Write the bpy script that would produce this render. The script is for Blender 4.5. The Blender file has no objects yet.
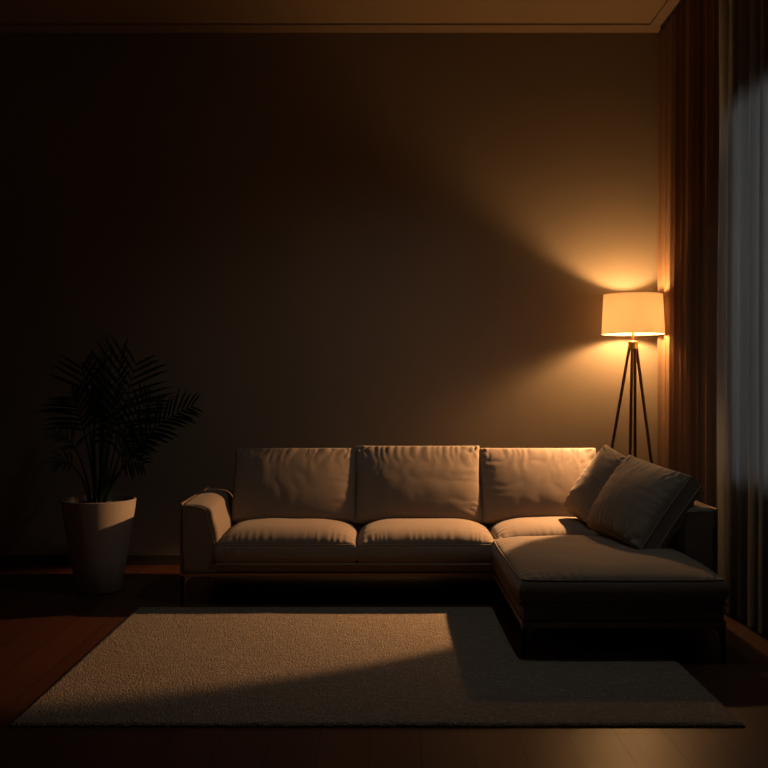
import bpy, bmesh, math, random
from mathutils import Vector, Matrix, noise as mnoise
random.seed(7)
C = bpy.context.scene.collection
V = Vector
PI = math.pi

# ------------------------------------------------------------------ materials
def srgb(r, g, b):
    f = lambda c: (c/255/12.92) if c/255 <= .04045 else ((c/255+.055)/1.055)**2.4
    return (f(r), f(g), f(b), 1)

def base_mat(name):
    m = bpy.data.materials.new(name); m.use_nodes = True
    nt = m.node_tree
    return m, nt, nt.nodes['Principled BSDF']

def mat(name, col, rough=.6, metal=0, vary=.0, scale=20, bump=0, bscale=200, spec=.5, sheen=0):
    m, nt, p = base_mat(name)
    N, L = nt.nodes, nt.links
    p.inputs['Roughness'].default_value = rough
    p.inputs['Metallic'].default_value = metal
    p.inputs['Specular IOR Level'].default_value = spec
    p.inputs['Sheen Weight'].default_value = sheen
    p.inputs['Base Color'].default_value = (*col, 1)
    tc = N.new('ShaderNodeTexCoord')
    if vary:
        n = N.new('ShaderNodeTexNoise'); n.inputs['Scale'].default_value = scale; n.inputs['Detail'].default_value = 4
        L.new(tc.outputs['Object'], n.inputs['Vector'])
        r = N.new('ShaderNodeMix'); r.data_type = 'RGBA'
        r.inputs[6].default_value = (*[c*(1-vary) for c in col], 1)
        r.inputs[7].default_value = (*[min(1, c*(1+vary)) for c in col], 1)
        L.new(n.outputs['Fac'], r.inputs[0]); L.new(r.outputs[2], p.inputs['Base Color'])
    if bump:
        n = N.new('ShaderNodeTexNoise'); n.inputs['Scale'].default_value = bscale; n.inputs['Detail'].default_value = 3
        L.new(tc.outputs['Object'], n.inputs['Vector'])
        b = N.new('ShaderNodeBump'); b.inputs['Strength'].default_value = bump; b.inputs['Distance'].default_value = .004
        L.new(n.outputs['Fac'], b.inputs['Height']); L.new(b.outputs['Normal'], p.inputs['Normal'])
    return m

M = {}
M['wall'] = mat('taupe_wall_paint', (.26, .215, .16), .85, vary=.06, scale=1.5, bump=.08, bscale=60, spec=.15)
M['ceiling'] = mat('ceiling_paint', (.29, .22, .145), .9, spec=.1)
M['trim'] = mat('trim_paint', (.27, .20, .14), .6, spec=.2)
M['base'] = mat('baseboard_paint', (.06, .05, .04), .6, spec=.2)
M['sofa'] = mat('taupe_upholstery', (.235, .178, .132), .8, vary=.07, scale=300, bump=.25, bscale=420, spec=.15, sheen=.12)
M['pipe'] = mat('taupe_piping', (.30, .245, .19), .7, spec=.25)
M['bronze'] = mat('bronze_frame', (.30, .19, .13), .42, metal=.35)
M['leg'] = mat('dark_wood_leg', (.045, .022, .014), .45, vary=.2, scale=30)
M['brass'] = mat('brass', (.60, .45, .12), .35, metal=.9)
M['pot'] = mat('beige_ceramic', (.42, .34, .28), .55, vary=.04, scale=12, bump=.05, bscale=90, spec=.3)
M['soil'] = mat('dark_soil', (.03, .024, .02), .95, vary=.4, scale=40, bump=.8, bscale=90)
M['pebble'] = mat('dark_pebble', (.10, .095, .09), .6, vary=.4, scale=25)
M['leaf'] = mat('palm_leaf', (.012, .030, .010), .55, vary=.35, scale=9, spec=.3)
M['stalk'] = mat('palm_stalk', (.022, .036, .012), .55, vary=.3, scale=14, spec=.3)
M['drape'] = None
M['blocker'] = mat('light_blocker_black', (.02, .018, .016), .9, spec=.1)
M['black'] = mat('dark_metal', (.03, .03, .03), .5, metal=.6)
M['white'] = mat('window_frame_paint', (.35, .34, .33), .5)

def fabric_trans(name, col, tcol, tfac, transp=0.0):
    m, nt, p = base_mat(name)
    N, L = nt.nodes, nt.links
    N.remove(p)
    out = N['Material Output']
    d = N.new('ShaderNodeBsdfDiffuse'); d.inputs['Color'].default_value = (*col, 1)
    t = N.new('ShaderNodeBsdfTranslucent'); t.inputs['Color'].default_value = (*tcol, 1)
    mx = N.new('ShaderNodeMixShader'); mx.inputs[0].default_value = tfac
    L.new(d.outputs[0], mx.inputs[1]); L.new(t.outputs[0], mx.inputs[2])
    last = mx
    if transp:
        tr = N.new('ShaderNodeBsdfTransparent')
        m2 = N.new('ShaderNodeMixShader'); m2.inputs[0].default_value = transp
        L.new(mx.outputs[0], m2.inputs[1]); L.new(tr.outputs[0], m2.inputs[2]); last = m2
    # vertical weave threads
    tc = N.new('ShaderNodeTexCoord'); n = N.new('ShaderNodeTexNoise'); n.inputs['Scale'].default_value = 60
    mp = N.new('ShaderNodeMapping'); mp.inputs['Scale'].default_value = (1, 1, .04)
    L.new(tc.outputs['Object'], mp.inputs['Vector']); L.new(mp.outputs[0], n.inputs['Vector'])
    b = N.new('ShaderNodeBump'); b.inputs['Strength'].default_value = .15; b.inputs['Distance'].default_value = .003
    L.new(n.outputs['Fac'], b.inputs['Height']); L.new(b.outputs[0], d.inputs['Normal'])
    L.new(last.outputs[0], out.inputs['Surface'])
    return m
M['drape'] = fabric_trans('brown_drape', (.25, .155, .095), (.18, .10, .05), .12)
M['sheer'] = fabric_trans('grey_sheer', (.08, .062, .05), (.62, .64, .66), .62, .06)
M['shade'] = fabric_trans('cream_lamp_shade', (.62, .60, .52), (.51, .44, .35), .5)

def emis(name, col, s):
    m, nt, p = base_mat(name)
    p.inputs['Base Color'].default_value = (*col, 1)
    p.inputs['Emission Color'].default_value = (*col, 1); p.inputs['Emission Strength'].default_value = s
    return m
BULB = 1050.0
M['bulb'] = emis('lit_bulb', (1, .51, .19), BULB)

def floor_mat():
    m, nt, p = base_mat('dark_wood_planks'); N, L = nt.nodes, nt.links
    tc = N.new('ShaderNodeTexCoord')
    mp = N.new('ShaderNodeMapping'); mp.inputs['Rotation'].default_value = (0, 0, PI/2)
    mp.inputs['Location'].default_value = (0, .055, 0)
    L.new(tc.outputs['Object'], mp.inputs['Vector'])
    br = N.new('ShaderNodeTexBrick'); br.inputs['Scale'].default_value = 1
    br.inputs['Brick Width'].default_value = 2.2; br.inputs['Row Height'].default_value = .19
    br.inputs['Mortar Size'].default_value = .0022; br.inputs['Mortar Smooth'].default_value = .2
    br.inputs['Color1'].default_value = (.095, .031, .014, 1); br.inputs['Color2'].default_value = (.065, .022, .010, 1)
    br.inputs['Mortar'].default_value = (.008, .004, .003, 1)
    L.new(mp.outputs[0], br.inputs['Vector'])
    n = N.new('ShaderNodeTexNoise'); n.inputs['Scale'].default_value = 7; n.inputs['Detail'].default_value = 6
    mp2 = N.new('ShaderNodeMapping'); mp2.inputs['Scale'].default_value = (6, .5, 1)
    L.new(tc.outputs['Object'], mp2.inputs['Vector']); L.new(mp2.outputs[0], n.inputs['Vector'])
    mx = N.new('ShaderNodeMix'); mx.data_type = 'RGBA'; mx.blend_type = 'MULTIPLY'; mx.inputs[0].default_value = .6
    cr = N.new('ShaderNodeValToRGB'); cr.color_ramp.elements[0].color = (.45, .45, .45, 1); cr.color_ramp.elements[1].color = (1.3, 1.3, 1.3, 1)
    L.new(n.outputs['Fac'], cr.inputs[0]); L.new(br.outputs['Color'], mx.inputs[6]); L.new(cr.outputs[0], mx.inputs[7])
    L.new(mx.outputs[2], p.inputs['Base Color'])
    p.inputs['Roughness'].default_value = .38; p.inputs['Specular IOR Level'].default_value = .5
    b = N.new('ShaderNodeBump'); b.inputs['Strength'].default_value = .5; b.inputs['Distance'].default_value = .003; b.invert = True
    L.new(br.outputs['Fac'], b.inputs['Height']); L.new(b.outputs[0], p.inputs['Normal'])
    return m
M['floor'] = floor_mat()

def rug_mat():
    m, nt, p = base_mat('looped_wool_pile'); N, L = nt.nodes, nt.links
    tc = N.new('ShaderNodeTexCoord')
    v = N.new('ShaderNodeTexVoronoi'); v.inputs['Scale'].default_value = 140
    mp = N.new('ShaderNodeMapping'); mp.inputs['Scale'].default_value = (.75, 1.1, 1)
    L.new(tc.outputs['Object'], mp.inputs['Vector']); L.new(mp.outputs[0], v.inputs['Vector'])
    n = N.new('ShaderNodeTexNoise'); n.inputs['Scale'].default_value = 40; n.inputs['Detail'].default_value = 6
    L.new(mp.outputs[0], n.inputs['Vector'])
    ad = N.new('ShaderNodeMath'); ad.operation = 'SUBTRACT'
    L.new(n.outputs['Fac'], ad.inputs[0]); L.new(v.outputs['Distance'], ad.inputs[1])
    cr = N.new('ShaderNodeValToRGB')
    cr.color_ramp.elements[0].position = .0; cr.color_ramp.elements[0].color = (.24, .19, .145, 1)
    cr.color_ramp.elements[1].position = .45; cr.color_ramp.elements[1].color = (.44, .36, .28, 1)
    L.new(ad.outputs[0], cr.inputs[0]); L.new(cr.outputs[0], p.inputs['Base Color'])
    b = N.new('ShaderNodeBump'); b.inputs['Strength'].default_value = .9; b.inputs['Distance'].default_value = .008
    L.new(ad.outputs[0], b.inputs['Height']); L.new(b.outputs[0], p.inputs['Normal'])
    p.inputs['Roughness'].default_value = 1; p.inputs['Specular IOR Level'].default_value = .05
    return m
M['rug'] = rug_mat()

def glass_mat():
    m, nt, p = base_mat('window_glass')
    p.inputs['Roughness'].default_value = .02; p.inputs['Transmission Weight'].default_value = 1; p.inputs['IOR'].default_value = 1.01
    return m
M['glass'] = glass_mat()

# ------------------------------------------------------------------ helpers
def link(name, bm, m, parent=None, smooth=False, kind=None, loc=None, ang=None):
    bmesh.ops.recalc_face_normals(bm, faces=bm.faces[:])
    me = bpy.data.meshes.new(name); bm.to_mesh(me); bm.free()
    me.materials.append(m)
    if smooth:
        me.polygons.foreach_set('use_smooth', [True]*len(me.polygons))
    o = bpy.data.objects.new(name, me); C.objects.link(o)
    if smooth and ang:
        me.set_sharp_from_angle(angle=math.radians(ang))
    if parent: o.parent = parent
    if kind: o['kind'] = kind
    if loc: o.location = loc
    return o

def thing(name, label, cat, loc=(0, 0, 0), rz=0, group=None):
    o = bpy.data.objects.new(name, None); C.objects.link(o)
    o.empty_display_size = .1; o.location = loc; o.rotation_euler.z = rz
    o['label'] = label; o['category'] = cat
    if group: o['group'] = group
    return o

def box(bm, x0, x1, y0, y1, z0, z1, bev=0, seg=2):
    r = bmesh.ops.create_cube(bm, size=1)
    vs = r['verts']
    bmesh.ops.scale(bm, vec=(x1-x0, y1-y0, z1-z0), verts=vs)
    bmesh.ops.translate(bm, vec=((x0+x1)/2, (y0+y1)/2, (z0+z1)/2), verts=vs)
    if bev:
        es = list({e for v in vs for e in v.link_edges})
        bmesh.ops.bevel(bm, geom=es, offset=bev, segments=seg, affect='EDGES', profile=.5)

def tube(bm, pts, rads, n=8, cap=True):
    rings = []
    prev = None
    for i, p in enumerate(pts):
        p = V(p)
        a = V(pts[max(0, i-1)]); b = V(pts[min(len(pts)-1, i+1)])
        t = (b-a).normalized()
        if prev is None:
            u = t.orthogonal().normalized()
        else:
            u = (prev - t*prev.dot(t))
            u = u.normalized() if u.length > 1e-6 else t.orthogonal().normalized()
        prev = u
        w = t.cross(u)
        r = rads[i] if isinstance(rads, (list, tuple)) else rads
        rings.append([bm.verts.new(p + (u*math.cos(2*PI*k/n) + w*math.sin(2*PI*k/n))*r) for k in range(n)])
    for a, b in zip(rings, rings[1:]):
        for k in range(n):
            bm.faces.new((a[k], a[(k+1) % n], b[(k+1) % n], b[k]))
    if cap:
        bm.faces.new(rings[0][::-1]); bm.faces.new(rings[-1])

def lathe(bm, prof, n=48, close=False):
    rings = []
    for r, z in prof:
        if r < 1e-6: rings.append([bm.verts.new((0, 0, z))])
        else: rings.append([bm.verts.new((r*math.cos(2*PI*k/n), r*math.sin(2*PI*k/n), z)) for k in range(n)])
    pairs = list(zip(rings, rings[1:])) + ([(rings[-1], rings[0])] if close else [])
    for a, b in pairs:
        for k in range(n):
            k2 = (k+1) % n
            if len(a) == 1: bm.faces.new((a[0], b[k], b[k2]))
            elif len(b) == 1: bm.faces.new((a[k], a[k2], b[0]))
            else: bm.faces.new((a[k], a[k2], b[k2], b[k]))

def rbox_grid(nx, ny, nz, fn):
    """closed box surface, fn maps unit coords (-1..1)^3 to a point"""
    bm = bmesh.new(); cache = {}
    def vert(i, j, k):
        key = (i, j, k)
        if key not in cache:
            cache[key] = bm.verts.new(fn(2*i/nx-1, 2*j/ny-1, 2*k/nz-1))
        return cache[key]
    for i in range(nx):
        for j in range(ny):
            bm.faces.new([vert(i, j, 0), vert(i, j+1, 0), vert(i+1, j+1, 0), vert(i+1, j, 0)])
            bm.faces.new([vert(i, j, nz), vert(i+1, j, nz), vert(i+1, j+1, nz), vert(i, j+1, nz)])
    for i in range(nx):
        for k in range(nz):
            bm.faces.new([vert(i, 0, k), vert(i+1, 0, k), vert(i+1, 0, k+1), vert(i, 0, k+1)])
            bm.faces.new([vert(i, ny, k), vert(i, ny, k+1), vert(i+1, ny, k+1), vert(i+1, ny, k)])
    for j in range(ny):
        for k in range(nz):
            bm.faces.new([vert(0, j, k), vert(0, j, k+1), vert(0, j+1, k+1), vert(0, j+1, k)])
            bm.faces.new([vert(nx, j, k), vert(nx, j+1, k), vert(nx, j+1, k+1), vert(nx, j, k+1)])
    return bm

def nz1(x, seed=0): return mnoise.noise(V((x, seed*7.31+.5, seed*1.7)))
def nz2(x, y, seed=0): return mnoise.noise(V((x, y, seed*3.17+.2)))
def smooth01(t):
    t = max(0, min(1, t)); return t*t*(3-2*t)
def spacing(u, p=1.35):   # crowd the grid towards the edges
    return math.copysign(1-(1-abs(u))**p, u)

# ------------------------------------------------------------------ camera
cam = bpy.data.cameras.new('camera'); cam.lens = 36*950/768; cam.sensor_width = 36
co = bpy.data.objects.new('camera', cam); C.objects.link(co)
co.location = (0, 0, 1.35); co.rotation_euler = (PI/2, 0, 0)
bpy.context.scene.camera = co

# ------------------------------------------------------------------ room shell
WB, WR, WL, H, WF = 7.12, 2.10, -3.7, 3.98, -2.4
def sbox(name, x0, x1, y0, y1, z0, z1, m, bev=0):
    bm = bmesh.new(); box(bm, x0, x1, y0, y1, z0, z1, bev)
    return link(name, bm, m, kind='structure')
sbox('floor', WL-.2, WR+.2, WF-.2, WB+.2, -.1, 0, M['floor'])
sbox('ceiling', WL-.2, WR+.2, WF-.2, WB+.2, H+.016, H+.12, M['ceiling'])
sbox('wall_back', WL-.2, WR+.2, WB, WB+.2, 0, H+.016, M['wall'])
sbox('wall_left', WL-.2, WL, WF, WB, 0, H+.016, M['wall'])
sbox('wall_front', WL-.2, WR+.2, WF-.2, WF, 0, H+.016, M['wall'])
# right wall with the curtained window and an unseen one added for fill
W1 = (3.0, 5.80, .80, 2.98); W_FILL = (.2, 2.2, .80, 2.98)
bm = bmesh.new()
for y0, y1, z0, z1 in ((WF, WB, 0, .80), (WF, WB, 2.98, H+.016), (5.80, WB, .80, 2.98), (2.2, 3.0, .80, 2.98), (WF, .2, .80, 2.98)):
    box(bm, WR, WR+.2, y0, y1, z0, z1)
link('wall_right', bm, M['wall'], kind='structure')
for n, (y0, y1, z0, z1) in enumerate((W1, W_FILL), 1):
    bm = bmesh.new(); t = .05; xa, xb = WR+.06, WR+.12
    box(bm, xa, xb, y0, y1, z0, z0+t); box(bm, xa, xb, y0, y1, z1-t, z1)
    box(bm, xa, xb, y0, y0+t, z0+t, z1-t); box(bm, xa, xb, y1-t, y1, z0+t, z1-t)
    box(bm, xa, xb, (y0+y1)/2-.025, (y0+y1)/2+.025, z0+t, z1-t)
    w = link('window_%d' % n, bm, M['white'], kind='structure')
    bm = bmesh.new(); box(bm, WR+.085, WR+.091, y0+.04, y1-.04, z0+.04, z1-.04)
    link('window_pane', bm, M['glass'], parent=w)
# cornice: flat band on the ceiling with a small lip, and a slim bed mould at the wall
bm = bmesh.new()
box(bm, WL, WR, WB-.15, WB, H, H+.016, .006)
link('trim_1', bm, M['trim'], kind='structure')
bm = bmesh.new()
box(bm, WR-.15, WR, WF, WB-.15, H, H+.016, .006)
link('trim_2', bm, M['trim'], kind='structure')
bm = bmesh.new()
box(bm, WL, WL+.17, WF, WB-.17, H, H+.016, .006)
link('trim_3', bm, M['trim'], kind='structure')
bm = bmesh.new(); box(bm, WL, WR, WB-.018, WB, 0, .07, .004)
link('baseboard_back', bm, M['base'], kind='structure')
bm = bmesh.new(); box(bm, WR-.018, WR, WF, WB-.018, 0, .07, .004)
link('baseboard_right', bm, M['base'], kind='structure')
bm = bmesh.new(); box(bm, WL, WL+.018, WF, WB-.018, 0, .07, .004)
link('baseboard_left', bm, M['base'], kind='structure')

# ------------------------------------------------------------------ curtains
def curtain(y0, y1, x0, z0, z1, amp, wl, seed, thick=.003, nz=40, res=.006):
    bm = bmesh.new(); n = int((y1-y0)/res); rows = []
    ph = 0; phs = []
    for i in range(n+1):
        y = y0+(y1-y0)*i/n
        ph += 2*PI*(y1-y0)/n/wl*(1+.55*nz1(y*2.3, seed))
        phs.append((y, ph))
    for k in range(nz+1):
        t = k/nz; z = z1+(z0-z1)*t; row = []
        for i, (y, p) in enumerate(phs):
            a = amp*(.55+.45*smooth01(t*1.5))*(.8+.5*nz1(y*3.1, seed+3))
            xx = x0 + a*math.sin(p+.25*nz2(y*2, z*.8, seed)) + .25*a*math.sin(2.3*p+1+z*.3)
            yy = y + .25*amp*math.sin(2*p+.6)+.008*nz2(y*1.5, z*1.3, seed+5)
            row.append(bm.verts.new((xx, yy, z)))
        rows.append(row)
    for a, b in zip(rows, rows[1:]):
        for i in range(n): bm.faces.new((a[i], b[i], b[i+1], a[i+1]))
    return bm
d = link('drape_curtain', curtain(5.78, 7.09, 2.045, .015, 3.954, .036, .135, 2), M['drape'], smooth=True)
d['label'] = 'brown pleated drape hanging in the corner behind the lit floor lamp'; d['category'] = 'curtain'
s = link('sheer_curtain', curtain(2.3, 5.76, 2.03, .015, 3.954, .034, .14, 9), M['sheer'], smooth=True)
s['label'] = 'grey sheer curtain with soft folds hanging over the dim window'; s['category'] = 'curtain'
bm = bmesh.new(); box(bm, 2.03, 2.06, 2.2, 6.98, 3.955, 3.979, .003)
t = link('curtain_track', bm, M['black']); t['label'] = 'slim dark curtain track fixed under the ceiling above the curtains'; t['category'] = 'curtain rail'

# ------------------------------------------------------------------ rug
RX0, RX1, RY0, RY1 = -1.475, 1.42, 3.735, 5.70
bm = bmesh.new()
NX, NY = 290, 200
g = {}
for i in range(NX+1):
    for j in range(NY+1):
        x = RX0+(RX1-RX0)*i/NX; y = RY0+(RY1-RY0)*j/NY
        e = min(i, j, NX-i, NY-j)
        z = .016+.0015*nz2(x*60, y*60, 1)+.0015*nz2(x*130, y*130, 4)
        if e == 0:
            z = .006; x += .006*nz1(y*60, 2)*(i in (0, NX)); y += .006*nz1(x*60, 3)*(j in (0, NY))
        elif e == 1: z -= .002
        g[i, j] = bm.verts.new((x, y, z))
for i in range(NX):
    for j in range(NY):
        bm.faces.new((g[i, j], g[i+1, j], g[i+1, j+1], g[i, j+1]))
rim = [g[i, 0] for i in range(NX)]+[g[NX, j] for j in range(NY)]+[g[i, NY] for i in range(NX, 0, -1)]+[g[0, j] for j in range(NY, 0, -1)]
low = [bm.verts.new((v.co.x, v.co.y, .0005)) for v in rim]
for k in range(len(rim)):
    k2 = (k+1) % len(rim)
    bm.faces.new((rim[k], low[k], low[k2], rim[k2]))
bm.faces.new(low)
r = link('area_rug', bm, M['rug'], smooth=True)
r['label'] = 'large beige looped wool area rug on the dark wooden floor before the sofa'; r['category'] = 'rug'

# ------------------------------------------------------------------ sofa
YB = 6.72       # back of the sofa
YF = 5.80       # front of the two-seat run
YC = 4.62       # front of the chaise
XL, XC, XA, XR = -1.245, .672, 1.655, 1.86
YA = 5.28       # front of right arm
sofa = thing('sectional_sofa', 'taupe upholstered L-shaped sectional sofa with right chaise on slim bronze legs', 'sofa', (.3, 6.1, 0))
SL = V((.3, 6.1, 0))
def slink(name, bm, m, parent=None, **kw):
    if parent is None:
        bmesh.ops.translate(bm, vec=-SL, verts=bm.verts[:])
        return link(name, bm, m, parent=sofa, **kw)
    bmesh.ops.translate(bm, vec=-SL, verts=bm.verts[:])
    return link(name, bm, m, parent=parent, **kw)

# metal frame rail running round the underside + turned legs
bm = bmesh.new()
ZF0, ZF1 = .172, .196
box(bm, XL, XC-.001, YF+.005, YF+.045, ZF0, ZF1, .004)
box(bm, XL, XL+.035, YF+.045, YB, ZF0, ZF1, .004)
box(bm, XL+.035, XR, YB-.019, YB, ZF0, ZF1, .004)
box(bm, XC, XC+.04, YC, YF+.05, ZF0-.01, ZF1, .004)
box(bm, XC+.04, XA+.01, YC, YC+.04, ZF0-.01, ZF1, .004)
box(bm, XA-.03, XA+.01, YC+.04, YA+.02, ZF0-.01, ZF1, .004)
box(bm, XR-.035, XR, YA, YB-.04, ZF0, ZF1, .004)
slink('frame', bm, M['bronze'])
def leg(x, y, dx, dy, top=.186, bot=0.0):
    """slim blade leg with a curved shoulder flowing into the rail; dx,dy = inward direction"""
    bm = bmesh.new(); N = 14; prof = []
    for i in range(N+1):
        t = i/N; z = bot+(top-bot)*t
        w = .016+.012*t + .095*max(0, (t-.62)/.38)**2.6
        prof.append((w, z))
    for ax, sgn, th in ((0, dx, .028), (1, dy, .028)):
        a, b = [], []
        for w, z in prof:
            for lst, off in ((a, 0), (b, 1)):
                th2 = .016+.010*(z/top)
                if ax == 0:
                    lst.append((V((x, y+off*dy*th2, z)), V((x+sgn*w, y+off*dy*th2, z))))
                else:
                    lst.append((V((x+off*dx*th2, y, z)), V((x+off*dx*th2, y+sgn*w, z))))
        va = [(bm.verts.new(p), bm.verts.new(q)) for p, q in a]; vb = [(bm.verts.new(p), bm.verts.new(q)) for p, q in b]
        for k in range(N):
            bm.faces.new((va[k][0], va[k][1], va[k+1][1], va[k+1][0]))
            bm.faces.new((vb[k][0], vb[k+1][0], vb[k+1][1], vb[k][1]))
            bm.faces.new((va[k][1], vb[k][1], vb[k+1][1], va[k+1][1]))
            bm.faces.new((va[k][0], va[k+1][0], vb[k+1][0], vb[k][0]))
        bm.faces.new((va[0][0], vb[0][0], vb[0][1], va[0][1])); bm.faces.new((va[N][0], va[N][1], vb[N][1], vb[N][0]))
    return slink('leg', bm, M['bronze'])
leg(XL+.002, YF+.006, 1, 1); leg(XL+.002, YB-.002, 1, -1)
leg(XC+.002, YC+.002, 1, 1, top=.176, bot=.018); leg(XA+.008, YC+.002, -1, 1, top=.176, bot=0)
leg(XR-.002, YB-.002, -1, -1)

# upholstered decks
def padded(x0, x1, y0, y1, z0, z1, r, bulge=0, n=(40, 24, 10), top=0):
    sx, sy, sz = (x1-x0)/2, (y1-y0)/2, (z1-z0)/2
    c = V(((x0+x1)/2, (y0+y1)/2, (z0+z1)/2))
    def fn(u, v, w):
        p = V((spacing(u, 2)*sx, spacing(v, 2)*sy, spacing(w, 1.6)*sz))
        rr = min(r, sx*.98, sy*.98, sz*.98)
        q = V((max(-sx+rr, min(sx-rr, p.x)), max(-sy+rr, min(sy-rr, p.y)), max(-sz+rr, min(sz-rr, p.z))))
        dd = p-q
        if dd.length > 1e-7: p = q+dd.normalized()*rr
        k = bulge
        a, b, e = p.x/sx, p.y/sy, p.z/sz
        out = V((a*abs(a)**3*(1-b*b)*(1-e*e), b*abs(b)**3*(1-a*a)*(1-e*e), e*abs(e)**3*(1-a*a)*(1-b*b)))*k
        if e > 0: out.z += top*(1-a**4)*(1-b**4)*e
        return p+out+c
    return rbox_grid(*n, fn)
slink('seat_base', padded(XL+.03, XC+.02, YF+.02, YB-.01, ZF1-.002, .262, .014, .002), M['sofa'], smooth=True)
slink('chaise_base', padded(XC+.004, XA+.004, YC+.006, YB-.01, ZF1-.002, .272, .014, .002), M['sofa'], smooth=True)

bm = bmesh.new(); box(bm, XL+.04, XR-.04, YB-.034, YB-.02, .035, .25, .003)  # added blocker: keeps light behind the sofa from showing underneath
slink('light_blocker', bm, M['blocker'])
# arms -------------------------------------------------------------
def arm(x0, x1, y0, y1, z0, z1, inner, slope=.0):
    """inner=+1: inner side faces +x. Padded roll: outer edge crisp, inner edge leaning and rounded"""
    sx, sy, sz = (x1-x0)/2, (y1-y0)/2, (z1-z0)/2; cx, cy, cz = (x0+x1)/2, (y0+y1)/2, (z0+z1)/2
    def fn(u, v, w):
        u, v, w = spacing(u, 1.7), spacing(v, 1.8), spacing(w, 1.5)
        x, y, z = u*sx, v*sy, w*sz
        r = .022
        q = V((max(-sx+r, min(sx-r, x)), max(-sy+r, min(sy-r, y)), max(-sz+r, min(sz-r, z)))); p = V((x, y, z)); dd = p-q
        if dd.length > 1e-7: p = q+dd.normalized()*r
        h = (p.z+sz)/(2*sz)                               # 0 bottom 1 top
        ui = p.x/sx*inner                                 # 1 = inner
        # pulled-in inner top edge (leaning face)
        p.x -= inner*sx*(slope or .30)*smooth01((h-.45)/.55)*max(0, (ui+1)/2)
        # crown along top
        p.z += .020*smooth01((h-.6)/.4)*(1-min(1, abs(p.y/sy))**3)*(1-ui*ui*.6)
        p.z -= .030*smooth01((h-.6)/.4)*max(0, ui)**2
        # padding bulge on the inner face above seat
        p.x += inner*.022*max(0, ui)**3*math.exp(-((h-.62)/.25)**2)*(1-min(1, abs(p.y/sy))**4)
        return p+V((cx, cy, cz))
    return rbox_grid(22, 60, 34, fn)
a1 = slink('armrest', arm(XL+.012, -1.012, YF-.005, YB-.03, ZF1, .612, 1), M['sofa'], smooth=True)
# welt around the front face of left arm
def welt(pts, parent, r=.0035):
    bm = bmesh.new(); tube(bm, pts, r, 6)
    slink('piping', bm, M['pipe'], parent, smooth=True)
yf = YF-.004
welt([(XL+.03, yf, .21), (XL+.022, yf, .35), (XL+.020, yf, .585), (XL+.030, yf, .605), (-1.13, yf, .597), (-1.095, yf, .585), (-1.082, yf, .56), (-1.072, yf, .49), (-1.045, yf, .42), (-1.03, yf, .36), (-1.02, yf, .21)], a1)
bm = bmesh.new(); box(bm, XL-.004, XL+.011, YF+.008, YB, ZF1-.01, .622, .003)
slink('side_panel', bm, M['bronze'])
a2 = slink('armrest', arm(XA-.03, XR-.014, YA, YB-.03, ZF1, .66, -1, .06), M['sofa'], smooth=True)
welt([(XR-.035, YA+.001, .21), (XR-.03, YA+.001, .62), (XR-.045, YA+.002, .645), (XR-.1, YA+.002, .642), (XR-.19, YA+.001, .635), (XR-.205, YA+.001, .5)], a2)
bm = bmesh.new(); box(bm, XR-.013, XR+.001, YA+.01, YB, ZF1-.01, .655, .003)
slink('side_panel', bm, M['bronze'])
# backrest
slink('backrest', padded(-1.03, XA+.01, YB-.15, YB-.005, .25, .70, .03, .01, n=(60, 12, 16)), M['sofa'], smooth=True)

# seat cushions -----------------------------------------------------
def seat_cushion(x0, x1, y0, y1, z0, seam, crown, seed, gather=1.0, skew=0, side_seam=False, roundc=.0):
    """boxed cushion: seam line round the top edge, domed top gathered into the seam, soft front face"""
    sx, sy = (x1-x0)/2, (y1-y0)/2; cx, cy = (x0+x1)/2, (y0+y1)/2
    hz = (seam-z0)
    def plan(a, b):       # soft plan outline
        k = .035
        return a*sx*(1-k*b**6*.6), b*sy*(1-k*a**6*.8)
    def fn(u, v, w):
        a, b = spacing(u, 1.5), spacing(v, 1.5)
        x, y = plan(a, b)
        if w > .999:      # top
            ea = min(1, (1-abs(a))*sx/.16); eb = min(1, (1-abs(b))*sy/.16)
            dome = (1-a**4)**.55*(1-b**4)**.55
            z = seam+crown*dome
            # gathers running away from the front seam
            df = (1+b)*sy          # distance from the front
            g_ = math.exp(-df/.045)*min(1, df/.006)
            fold = math.sin(a*sx*125+9*nz1(a*sx*11, seed))*(.2+.9*max(0, nz1(a*sx*5+3, seed+2)+.35))
            z += gather*.0055*g_*fold
            da = (1-abs(a))*sx
            ga = math.exp(-da/.05)*min(1, da/.006)
            z += gather*.004*ga*math.sin(b*sy*80+4*nz1(b*sy*8, seed+4))
            z += .006*nz2(a*sx*5, b*sy*5, seed)*ea*eb
            return V((cx+x, cy+y, z))
        t = (w+1)/2       # sides: bulging down
        z = z0+hz*t
        bul = math.sin(PI*min(1, t*.98+.02))**.7*.020
        tuck = .026*(1-smooth01(t/.28))
        m_ = max(abs(a), abs(b))
        fold = 0
        if abs(b) > .999: fold = .004*gather*math.exp(-(1-t)*hz/.022)*math.sin(a*sx*95+5*nz1(a*sx*9, seed))*(1-t)*4
        ox = math.copysign(bul-tuck, a)*smooth01((abs(a)*1.0-.9)/.1)*(1 if m_ > .999 else abs(a))
        oy = math.copysign(bul-tuck+fold, b)*smooth01((abs(b)-.9)/.1)
        if w < -.999: z = z0; 
        return V((cx+x+ox, cy+y+oy, z))
    return rbox_grid(110, 60, 12, fn)
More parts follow.
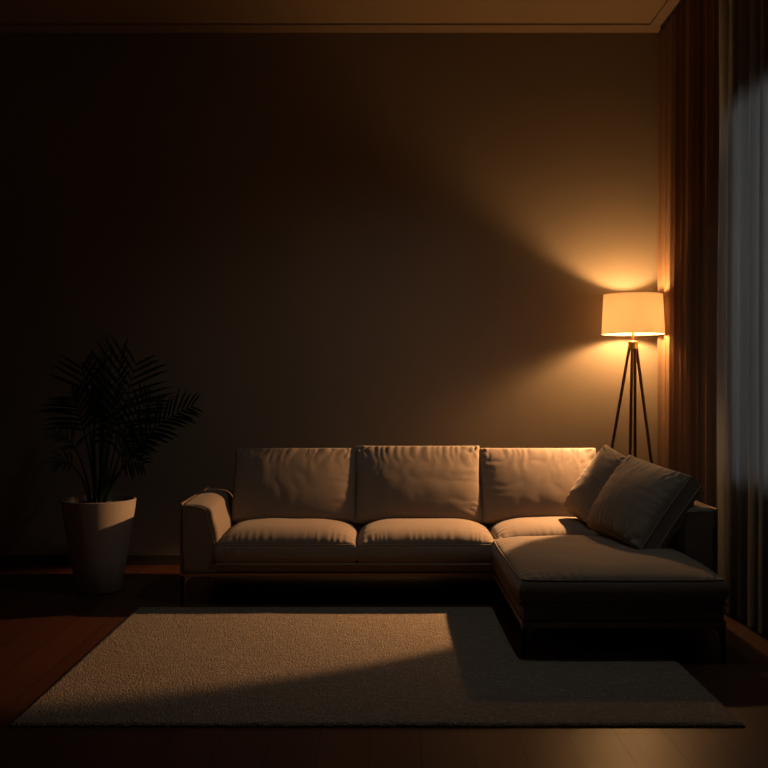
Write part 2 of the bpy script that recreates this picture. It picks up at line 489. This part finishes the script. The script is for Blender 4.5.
def seam_loop(x0, x1, y0, y1, seam, r=.0032):
    sx, sy = (x1-x0)/2, (y1-y0)/2; cx, cy = (x0+x1)/2, (y0+y1)/2
    P = []
    k = .035
    ring = [(-1+2*i/40, -1) for i in range(40)]+[(1, -1+2*i/30) for i in range(30)]+[(1-2*i/40, 1) for i in range(40)]+[(-1, 1-2*i/30) for i in range(31)]
    for a, b in ring:
        P.append((cx+a*sx*(1-k*b**6*.6)*1.004, cy+b*sy*(1-k*a**6*.8)*1.004, seam+.001))
    bm = bmesh.new(); tube(bm, P, r, 6)
    return bm
seats = [(-1.018, -.172, YF-.035, 6.50, .252, .372, .103, 3),
         (-.160, .684, YF-.035, 6.50, .252, .372, .103, 8),
         (.697, 1.65, YF+.02, 6.52, .262, .395, .09, 5),
         (XC-.008, XA+.004, YC-.02, YF+.012, .278, .398, .06, 12)]
for sct in seats:
    c_ = slink('seat_cushion', seat_cushion(*sct), M['sofa'], smooth=True)
    x0, x1, y0, y1, z0, sm, cr_, sd = sct
    slink('piping', seam_loop(x0, x1, y0, y1, sm), M['pipe'], c_, smooth=True)

# back cushions ------------------------------------------------------
def pad_cushion(c00, c10, c11, c01, thick, seed, gus=.0, topg=1, sideg=.5, pinch=.05, botg=0, pw=.42):
    """cushion spanned by 4 corners (bottom-left, bottom-right, top-right, top-left), puffed both ways"""
    c00, c10, c11, c01 = map(V, (c00, c10, c11, c01))
    nrm = ((c10-c00).cross(c01-c00)).normalized()     # towards the viewer when corners run counter-clockwise as seen
    W = ((c10-c00).length+(c11-c01).length)/2; Hh = ((c01-c00).length+(c11-c10).length)/2
    def mid(u, v):
        # edges drawn in between the corners
        uu = u*(1-pinch*(1-v*v)) ; vv = v*(1-pinch*(1-u*u))
        s, t = (uu+1)/2, (vv+1)/2
        return c00*(1-s)*(1-t)+c10*s*(1-t)+c11*s*t+c01*(1-s)*t
    def fn(u, v, w):
        a, b = spacing(u, 1.45), spacing(v, 1.45)
        puff = (max(0, (1-a*a))*max(0, (1-b*b)))**pw
        # fuller at the bottom
        puff *= 1-.12*b
        dt = (1-b)*Hh/2; dl = (1-abs(a))*W/2; db = (1+b)*Hh/2
        wr = 0
        f1 = math.sin(a*W/2*62+6*nz1(a*W*4, seed)+2.5*nz1(b*3, seed+1)*1.0)
        wr += topg*.011*f1*math.exp(-dt/.06)*min(1, dt/.012)*(.45+max(0, nz1(a*W*6, seed+6)+.3))
        f2 = math.sin(b*Hh/2*55+5*nz1(b*Hh*4, seed+2))
        wr += sideg*.008*f2*math.exp(-dl/.06)*min(1, dl/.012)
        wr += botg*.009*math.sin(a*W/2*55+4*nz1(a*W*5, seed+8))*math.exp(-db/.075)*min(1, db/.012)
        wr += .0035*nz2(a*W*3.5, b*Hh*3.5, seed)*min(1, dt/.1)*min(1, dl/.1)
        # diagonal pulls out of the corners
        for sx_, sy_ in ((-1, 1), (1, 1), (1, -1), (-1, -1)):
            px_, py_ = (sx_-a)*W/2*sx_, (sy_-b)*Hh/2*sy_
            rr = math.hypot(px_, py_); ang = math.atan2(py_, px_+1e-6)
            wr += .004*math.sin(ang*7+seed)*math.exp(-rr/.08)*min(1, rr/.02)
        return mid(a, b)+nrm*(w*(thick*puff+gus)+math.copysign(wr, w)*(1 if abs(w) > .99 else 0))
    return rbox_grid(90, 70, 4 if gus else 2, fn), mid, nrm
def cushion_seams(mid, nrm, gus, sides=(0, 1), r=.0035):
    out = []
    for s in sides:
        P = []
        ring = [(-1+2*i/30, -1) for i in range(30)]+[(1, -1+2*i/30) for i in range(30)]+[(1-2*i/30, 1) for i in range(30)]+[(-1, 1-2*i/30) for i in range(31)]
        for a, b in ring: P.append(mid(a, b)+nrm*(gus if s else -gus))
        out.append(P)
    return out
backs = [(-1.00, -.195, 21), (-.185, .640, 33), (.650, 1.43, 47)]
for k, (x0, x1, sd) in enumerate(backs):
    zt = (.892, .908, .892)[k]
    gus = .045
    bm, mid, nrm = pad_cushion((x0-.002, 6.26, .425), (x1+.002, 6.26, .425), (x1+.006, 6.50, zt), (x0-.006, 6.50, zt), .066, sd, gus=gus, topg=.9, pinch=.010, pw=.34)
    c_ = slink('back_cushion', bm, M['sofa'], smooth=True)
    for P in cushion_seams(mid, nrm, gus):
        bm = bmesh.new(); tube(bm, P, .0035, 6); slink('piping', bm, M['pipe'], c_, smooth=True)

# throw pillows ------------------------------------------------------
def throw(corners, thick, gus, seed, label, **kw):
    bm, mid, nrm = pad_cushion(*corners, thick, seed, gus=gus, **kw)
    base = (V(corners[0])+V(corners[1]))/2
    t = thing('throw_pillow', label, 'pillow', base)
    bmesh.ops.translate(bm, vec=-base, verts=bm.verts[:])
    link('pillow_cover', bm, M['sofa'], t, smooth=True)
    for P in cushion_seams(mid, nrm, gus):
        bm = bmesh.new(); tube(bm, [p-base for p in P], .003, 6); link('piping', bm, M['pipe'], t, smooth=True)
    return t
# large pillow leaning on the right arm: bottom-far, bottom-near, top-near, top-far
throw(((1.265, 5.76, .465), (1.415, 5.14, .425), (1.75, 5.32, .81), (1.55, 5.88, .885)), .12, .042, 61,
      'plump taupe throw pillow with boxed edge leaning on the right arm, in front', topg=1.2, botg=1.5, sideg=1.6, pinch=.03)
throw(((1.175, 6.14, .53), (1.28, 5.86, .47), (1.58, 6.02, .86), (1.48, 6.26, .935)), .09, .025, 73,
      'taupe throw pillow tucked behind the front pillow, against the rightmost back cushion', topg=.6, sideg=.8, pinch=.03)

# ------------------------------------------------------------------ floor lamp
LX, LY = 1.79, 6.83
lamp = thing('floor_lamp', 'lit floor lamp with cream drum shade on slender dark splayed wooden legs', 'lamp', (LX, LY, 0))
bm = bmesh.new()
lathe(bm, [(.221, 1.708), (.207, 1.994), (.2045, 1.994), (.2185, 1.708)], 64, close=True)
sh = link('lamp_shade', bm, M['shade'], lamp, smooth=True, ang=40)
for z, r0 in ((1.7095, .2215), (1.9925, .2075)):
    bm = bmesh.new()
    tube(bm, [(r0*math.cos(a*2*PI/48), r0*math.sin(a*2*PI/48), z) for a in range(49)], .0022, 6, cap=False)
    link('shade_trim', bm, M['bronze'], sh, smooth=True)
bm = bmesh.new()
for a in range(3):
    an = a*2*PI/3+.5
    tube(bm, [(0, 0, 1.745), (.206*math.cos(an), .206*math.sin(an), 1.955)], .0018, 6)
link('shade_spider', bm, M['brass'], sh)
bm = bmesh.new(); lathe(bm, [(0, 1.655), (.009, 1.655), (.009, 1.72), (.016, 1.722), (.016, 1.765), (0, 1.765)], 24)
link('stem', bm, M['brass'], lamp, smooth=True, ang=40)
bm = bmesh.new(); lathe(bm, [(0, 1.60), (.030, 1.60), (.036, 1.606), (.034, 1.640), (.036, 1.644), (.036, 1.654), (.03, 1.660), (0, 1.660)], 32)
link('hub', bm, M['brass'], lamp, smooth=True, ang=35)
bm = bmesh.new(); lathe(bm, [(0, 1.764), (.012, 1.77), (.016, 1.79), (.028, 1.815), (.031, 1.835), (.026, 1.857), (.014, 1.868), (0, 1.870)], 24)
link('bulb', bm, M['bulb'], lamp, smooth=True)
for tx, ty, fx, fy in ((-.024, 0, -.31, -.02), (.024, 0, .225, -.03), (-.010, -.018, -.055, -.07), (.011, -.014, .055, .15)):
    bm = bmesh.new()
    tube(bm, [(tx, ty, 1.625), ((tx+fx)/2, (ty+fy)/2, .815), (fx, fy, .004)], [.0115, .011, .0085], 10)
    link('leg', bm, M['leg'], lamp, smooth=True, ang=50)

# ------------------------------------------------------------------ potted palm
PX, PY = -1.86, 6.2
palm = thing('potted_palm', 'dark green feather palm in a tall tapered beige pot beside the sofa', 'plant', (PX, PY, 0))
bm = bmesh.new()
lathe(bm, [(0, .004), (.135, .004), (.142, .012), (.175, .2), (.222, .48), (.236, .588), (.237, .598), (.232, .602), (.222, .600), (.219, .59), (.212, .545), (0, .54)], 64)
link('pot', bm, M['pot'], palm, smooth=True, ang=45)
bm = bmesh.new()
lathe(bm, [(.211, .548), (.15, .565), (.07, .572), (0, .574)], 48)
for v in bm.verts: v.co.z += .006*nz2(v.co.x*30, v.co.y*30, 3)
link('soil', bm, M['soil'], palm, smooth=True)
bm = bmesh.new()
for k in range(260):
    a = random.uniform(0, 2*PI); r = .20*math.sqrt(random.random()); s_ = random.uniform(.006, .012)
    m_ = Matrix.Translation((r*math.cos(a), r*math.sin(a), .577-.5*r*r+.003)) @ Matrix.Rotation(random.uniform(0, 3), 4, 'Z') @ Matrix.Diagonal((s_*1.3, s_, s_*.7, 1))
    bmesh.ops.create_icosphere(bm, subdivisions=1, radius=1, matrix=m_)
pb = link('pebbles', bm, M['pebble'], palm, smooth=True, kind='stuff')

def bez(p0, p1, p2, p3, t):
    s = 1-t
    return p0*s**3+p1*3*s*s*t+p2*3*s*t*t+p3*t**3
def frond(base, tip, lift, start, leaflen, npair, seed, droop=.3, spread=1.0, bow=.5, roll=0):
    rnd = random.Random(seed)
    base, tip = V(base), V(tip)
    p1 = base.lerp(tip, .12)+V((0, 0, lift*.75)); p2 = base.lerp(tip, bow)+V((0, 0, lift))
    bm = bmesh.new()
    n = 22; pts = [bez(base, p1, p2, tip, i/n) for i in range(n+1)]
    tube(bm, pts, [.0085*(1-.82*i/n)+.0008 for i in range(n+1)], 6)
    sm = bmesh.new()
    for i in range(npair):
        f = i/(npair-1); t = start+(1-start)*f*.985
        p = bez(base, p1, p2, tip, t); q = bez(base, p1, p2, tip, min(1, t+.02)); tan = (q-p).normalized() if (q-p).length > 1e-6 else (tip-p2).normalized()
        side = tan.cross(V((0, 0, 1)))
        side = side.normalized() if side.length > .15 else tan.cross(V((0, 1, 0))).normalized()
        up = side.cross(tan).normalized()
        cr_, sr_ = math.cos(roll), math.sin(roll)
        side, up = side*cr_+up*sr_, up*cr_-side*sr_
        L_ = leaflen*(.55+.75*math.sin(PI*min(1, .18+f*.72))**.8)*(1-.35*f)
        for sg in (-1, 1):
            fwd = .5+.55*f+rnd.uniform(-.08, .08)
            d_ = (side*sg*spread+tan*fwd+up*(.35+rnd.uniform(-.12, .12))).normalized()
            l = L_*rnd.uniform(.85, 1.1); wid = .0125*rnd.uniform(.85, 1.1)*(1-.3*f)
            segs = 6; prev = None
            wdir = d_.cross(up).normalized()
            for k in range(segs+1):
                s_ = k/segs
                c_ = p+d_*l*s_+V((0, 0, -1))*droop*l*s_*s_*rnd.uniform(.9, 1.1)
                ww = wid*max(.04, math.sin(PI*min(1, .12+s_*.9))**.75)*(1 if k < segs else .1)
                row = [bm.verts.new(c_-wdir*ww+up*ww*.35), bm.verts.new(c_), bm.verts.new(c_+wdir*ww+up*ww*.35)]
                if prev:
                    bm.faces.new((prev[0], prev[1], row[1], row[0])); bm.faces.new((prev[1], prev[2], row[2], row[1]))
                prev = row
    sm.free()
    return link('frond', bm, M['leaf'], palm, smooth=True)
# scale at the palm about 153 px/m; offsets from the pot centre in metres
def P(px, py, dy=0):    # target point on the palm given where the leaf tip is seen
    D = PY+dy
    return ((px-384)*D/950-PX, dy, 1.35-(py-384)*D/950)
B = lambda dx, dy: (dx, dy, .56)
specs = [  # base, tip, lift, start, leaflen, pairs, droop, spread, bow, roll
    (B(.00, .02), P(100, 352, .05), .05, .62, .33, 9, .04, .9, .5, 1.5),
    (B(.02, .00), P(122, 352, -.1), .06, .62, .33, 9, .05, 1.0, .5, -1.4),
    (B(-.02, .01), P(82, 368, .05), .10, .64, .32, 9, .08, 1.0, .5, 1.4),
    (B(.03, .03), P(136, 364, .10), .12, .62, .32, 9, .08, 1.0, .5, -1.4),
    (B(-.03, .04), P(72, 398, .2), .20, .62, .26, 9, .2, 1, .55, 1.0),
    (B(.01, .05), P(112, 355, .25), .05, .64, .30, 9, .05, 1.0, .5, 1.5),
    (B(.04, -.02), P(192, 407, -.12), .20, .44, .25, 15, .18, .75, .55, -1.1),
    (B(.04, .05), P(150, 398, .2), .18, .55, .24, 10, .2, .9, .5, -1.2),
    (B(-.05, 0), P(58, 434, -.05), .22, .62, .17, 5, .3, .6, .5, .9),
    (B(-.05, -.03), P(56, 462, -.2), .18, .66, .14, 5, .35, .6, .5, .9),
    (B(.05, -.04), P(142, 464, -.2), .17, .6, .18, 7, .3, .6, .5, -1.0),
    (B(.00, -.06), P(92, 396, -.34), .16, .58, .24, 9, .25, .9, .5, 1.2),
    (B(.02, -.05), P(122, 400, -.32), .14, .58, .24, 9, .25, .9, .5, -1.2),
    (B(.03, .06), P(140, 436, .3), .2, .55, .18, 9, .3, .8, .5, -1.0),
]
for i, (b, tp, lf, st, ll, npr, dr, sp, bw, rl) in enumerate(specs):
    frond(b, tp, lf, st, ll, npr, 100+i, dr, sp, bw, rl)
for i, (dx, dy, hx, hy, hz) in enumerate(((0, .0, .03, .0, 1.15), (-.03, .02, -.05, .03, 1.05), (.03, .01, .07, .0, 1.0), (.01, .04, .0, .06, 1.1), (-.01, -.03, -.02, -.06, .98))):
    bm = bmesh.new(); tube(bm, [(dx, dy, .55), ((dx+hx)/2, (dy+hy)/2, .8), (hx, hy, hz)], [.016, .012, .007], 8)
    link('stalk', bm, M['stalk'], palm, smooth=True)

# ------------------------------------------------------------------ unseen fill light added at the ceiling, with a made-up ring
cl = thing('added_fill_ring', 'small round ring around an unseen fill light added above the rug', 'fill light', (.6, 4.7, H+.016))
bm = bmesh.new(); lathe(bm, [(.06, -.001), (.085, -.001), (.085, -.008), (.058, -.012), (.055, -.003)], 32, close=True)
link('frame', bm, M['white'], cl, smooth=True, ang=30)

# ------------------------------------------------------------------ lights
def light(name, typ, loc, energy, col, **kw):
    l = bpy.data.lights.new(name, typ); l.energy = energy; l.color = col
    for k, v in kw.items(): setattr(l, k, v)
    o = bpy.data.objects.new(name, l); C.objects.link(o); o.location = loc
    return o
def aim(o, tgt):
    o.rotation_euler = (V(tgt)-o.location).to_track_quat('-Z', 'Y').to_euler()

# extra spot added below the shade, no fixture, to light the sofa: its lower-right limit passes through these two points of the rug
Lp = V((1.68, 6.64, 1.66)); A_ = V((.403, 4.73, 0)); B_ = V((-.94, 3.817, 0)); T_ = V((-.02, 6.06, .03))
n_ = (A_-Lp).cross(B_-Lp).normalized()
if n_.y < 0: n_ = -n_
ax = (T_-Lp).normalized(); half = math.asin(ax.dot(n_))
print('beam half angle', math.degrees(half))
k = light('added_sofa_spot', 'SPOT', Lp, 410, (1, .53, .23), spot_size=2*half, spot_blend=.2, shadow_soft_size=.03)
aim(k, T_)
k2 = light('added_fill_spot', 'SPOT', (.6, 4.7, H-.01), 30, (.90, 1, 1), spot_size=math.radians(112), spot_blend=1, shadow_soft_size=.06)  # fill added from above, source out of view
aim(k2, (.1, 5.55, 0))
w1 = light('sky_at_window', 'AREA', (WR+2.2, 4.6, 1.95), 12, (1, .98, .95), shape='RECTANGLE', size=3.2, size_y=2.2)
aim(w1, (WR-2, 4.4, 1.8))

w = bpy.data.worlds.new('world'); bpy.context.scene.world = w; w.use_nodes = True
w.node_tree.nodes['Background'].inputs['Color'].default_value = (.6, .62, .66, 1)
w.node_tree.nodes['Background'].inputs['Strength'].default_value = .012

sc = bpy.context.scene
sc.view_settings.view_transform = 'Standard'; sc.view_settings.look = 'None'
sc.view_settings.gamma = 1; sc.view_settings.use_curve_mapping = False; sc.view_settings.exposure = 0
sc.cycles.use_denoising = True
sc.cycles.max_bounces = 10; sc.cycles.diffuse_bounces = 5; sc.cycles.transparent_max_bounces = 12
sc.cycles.sample_clamp_indirect = 4
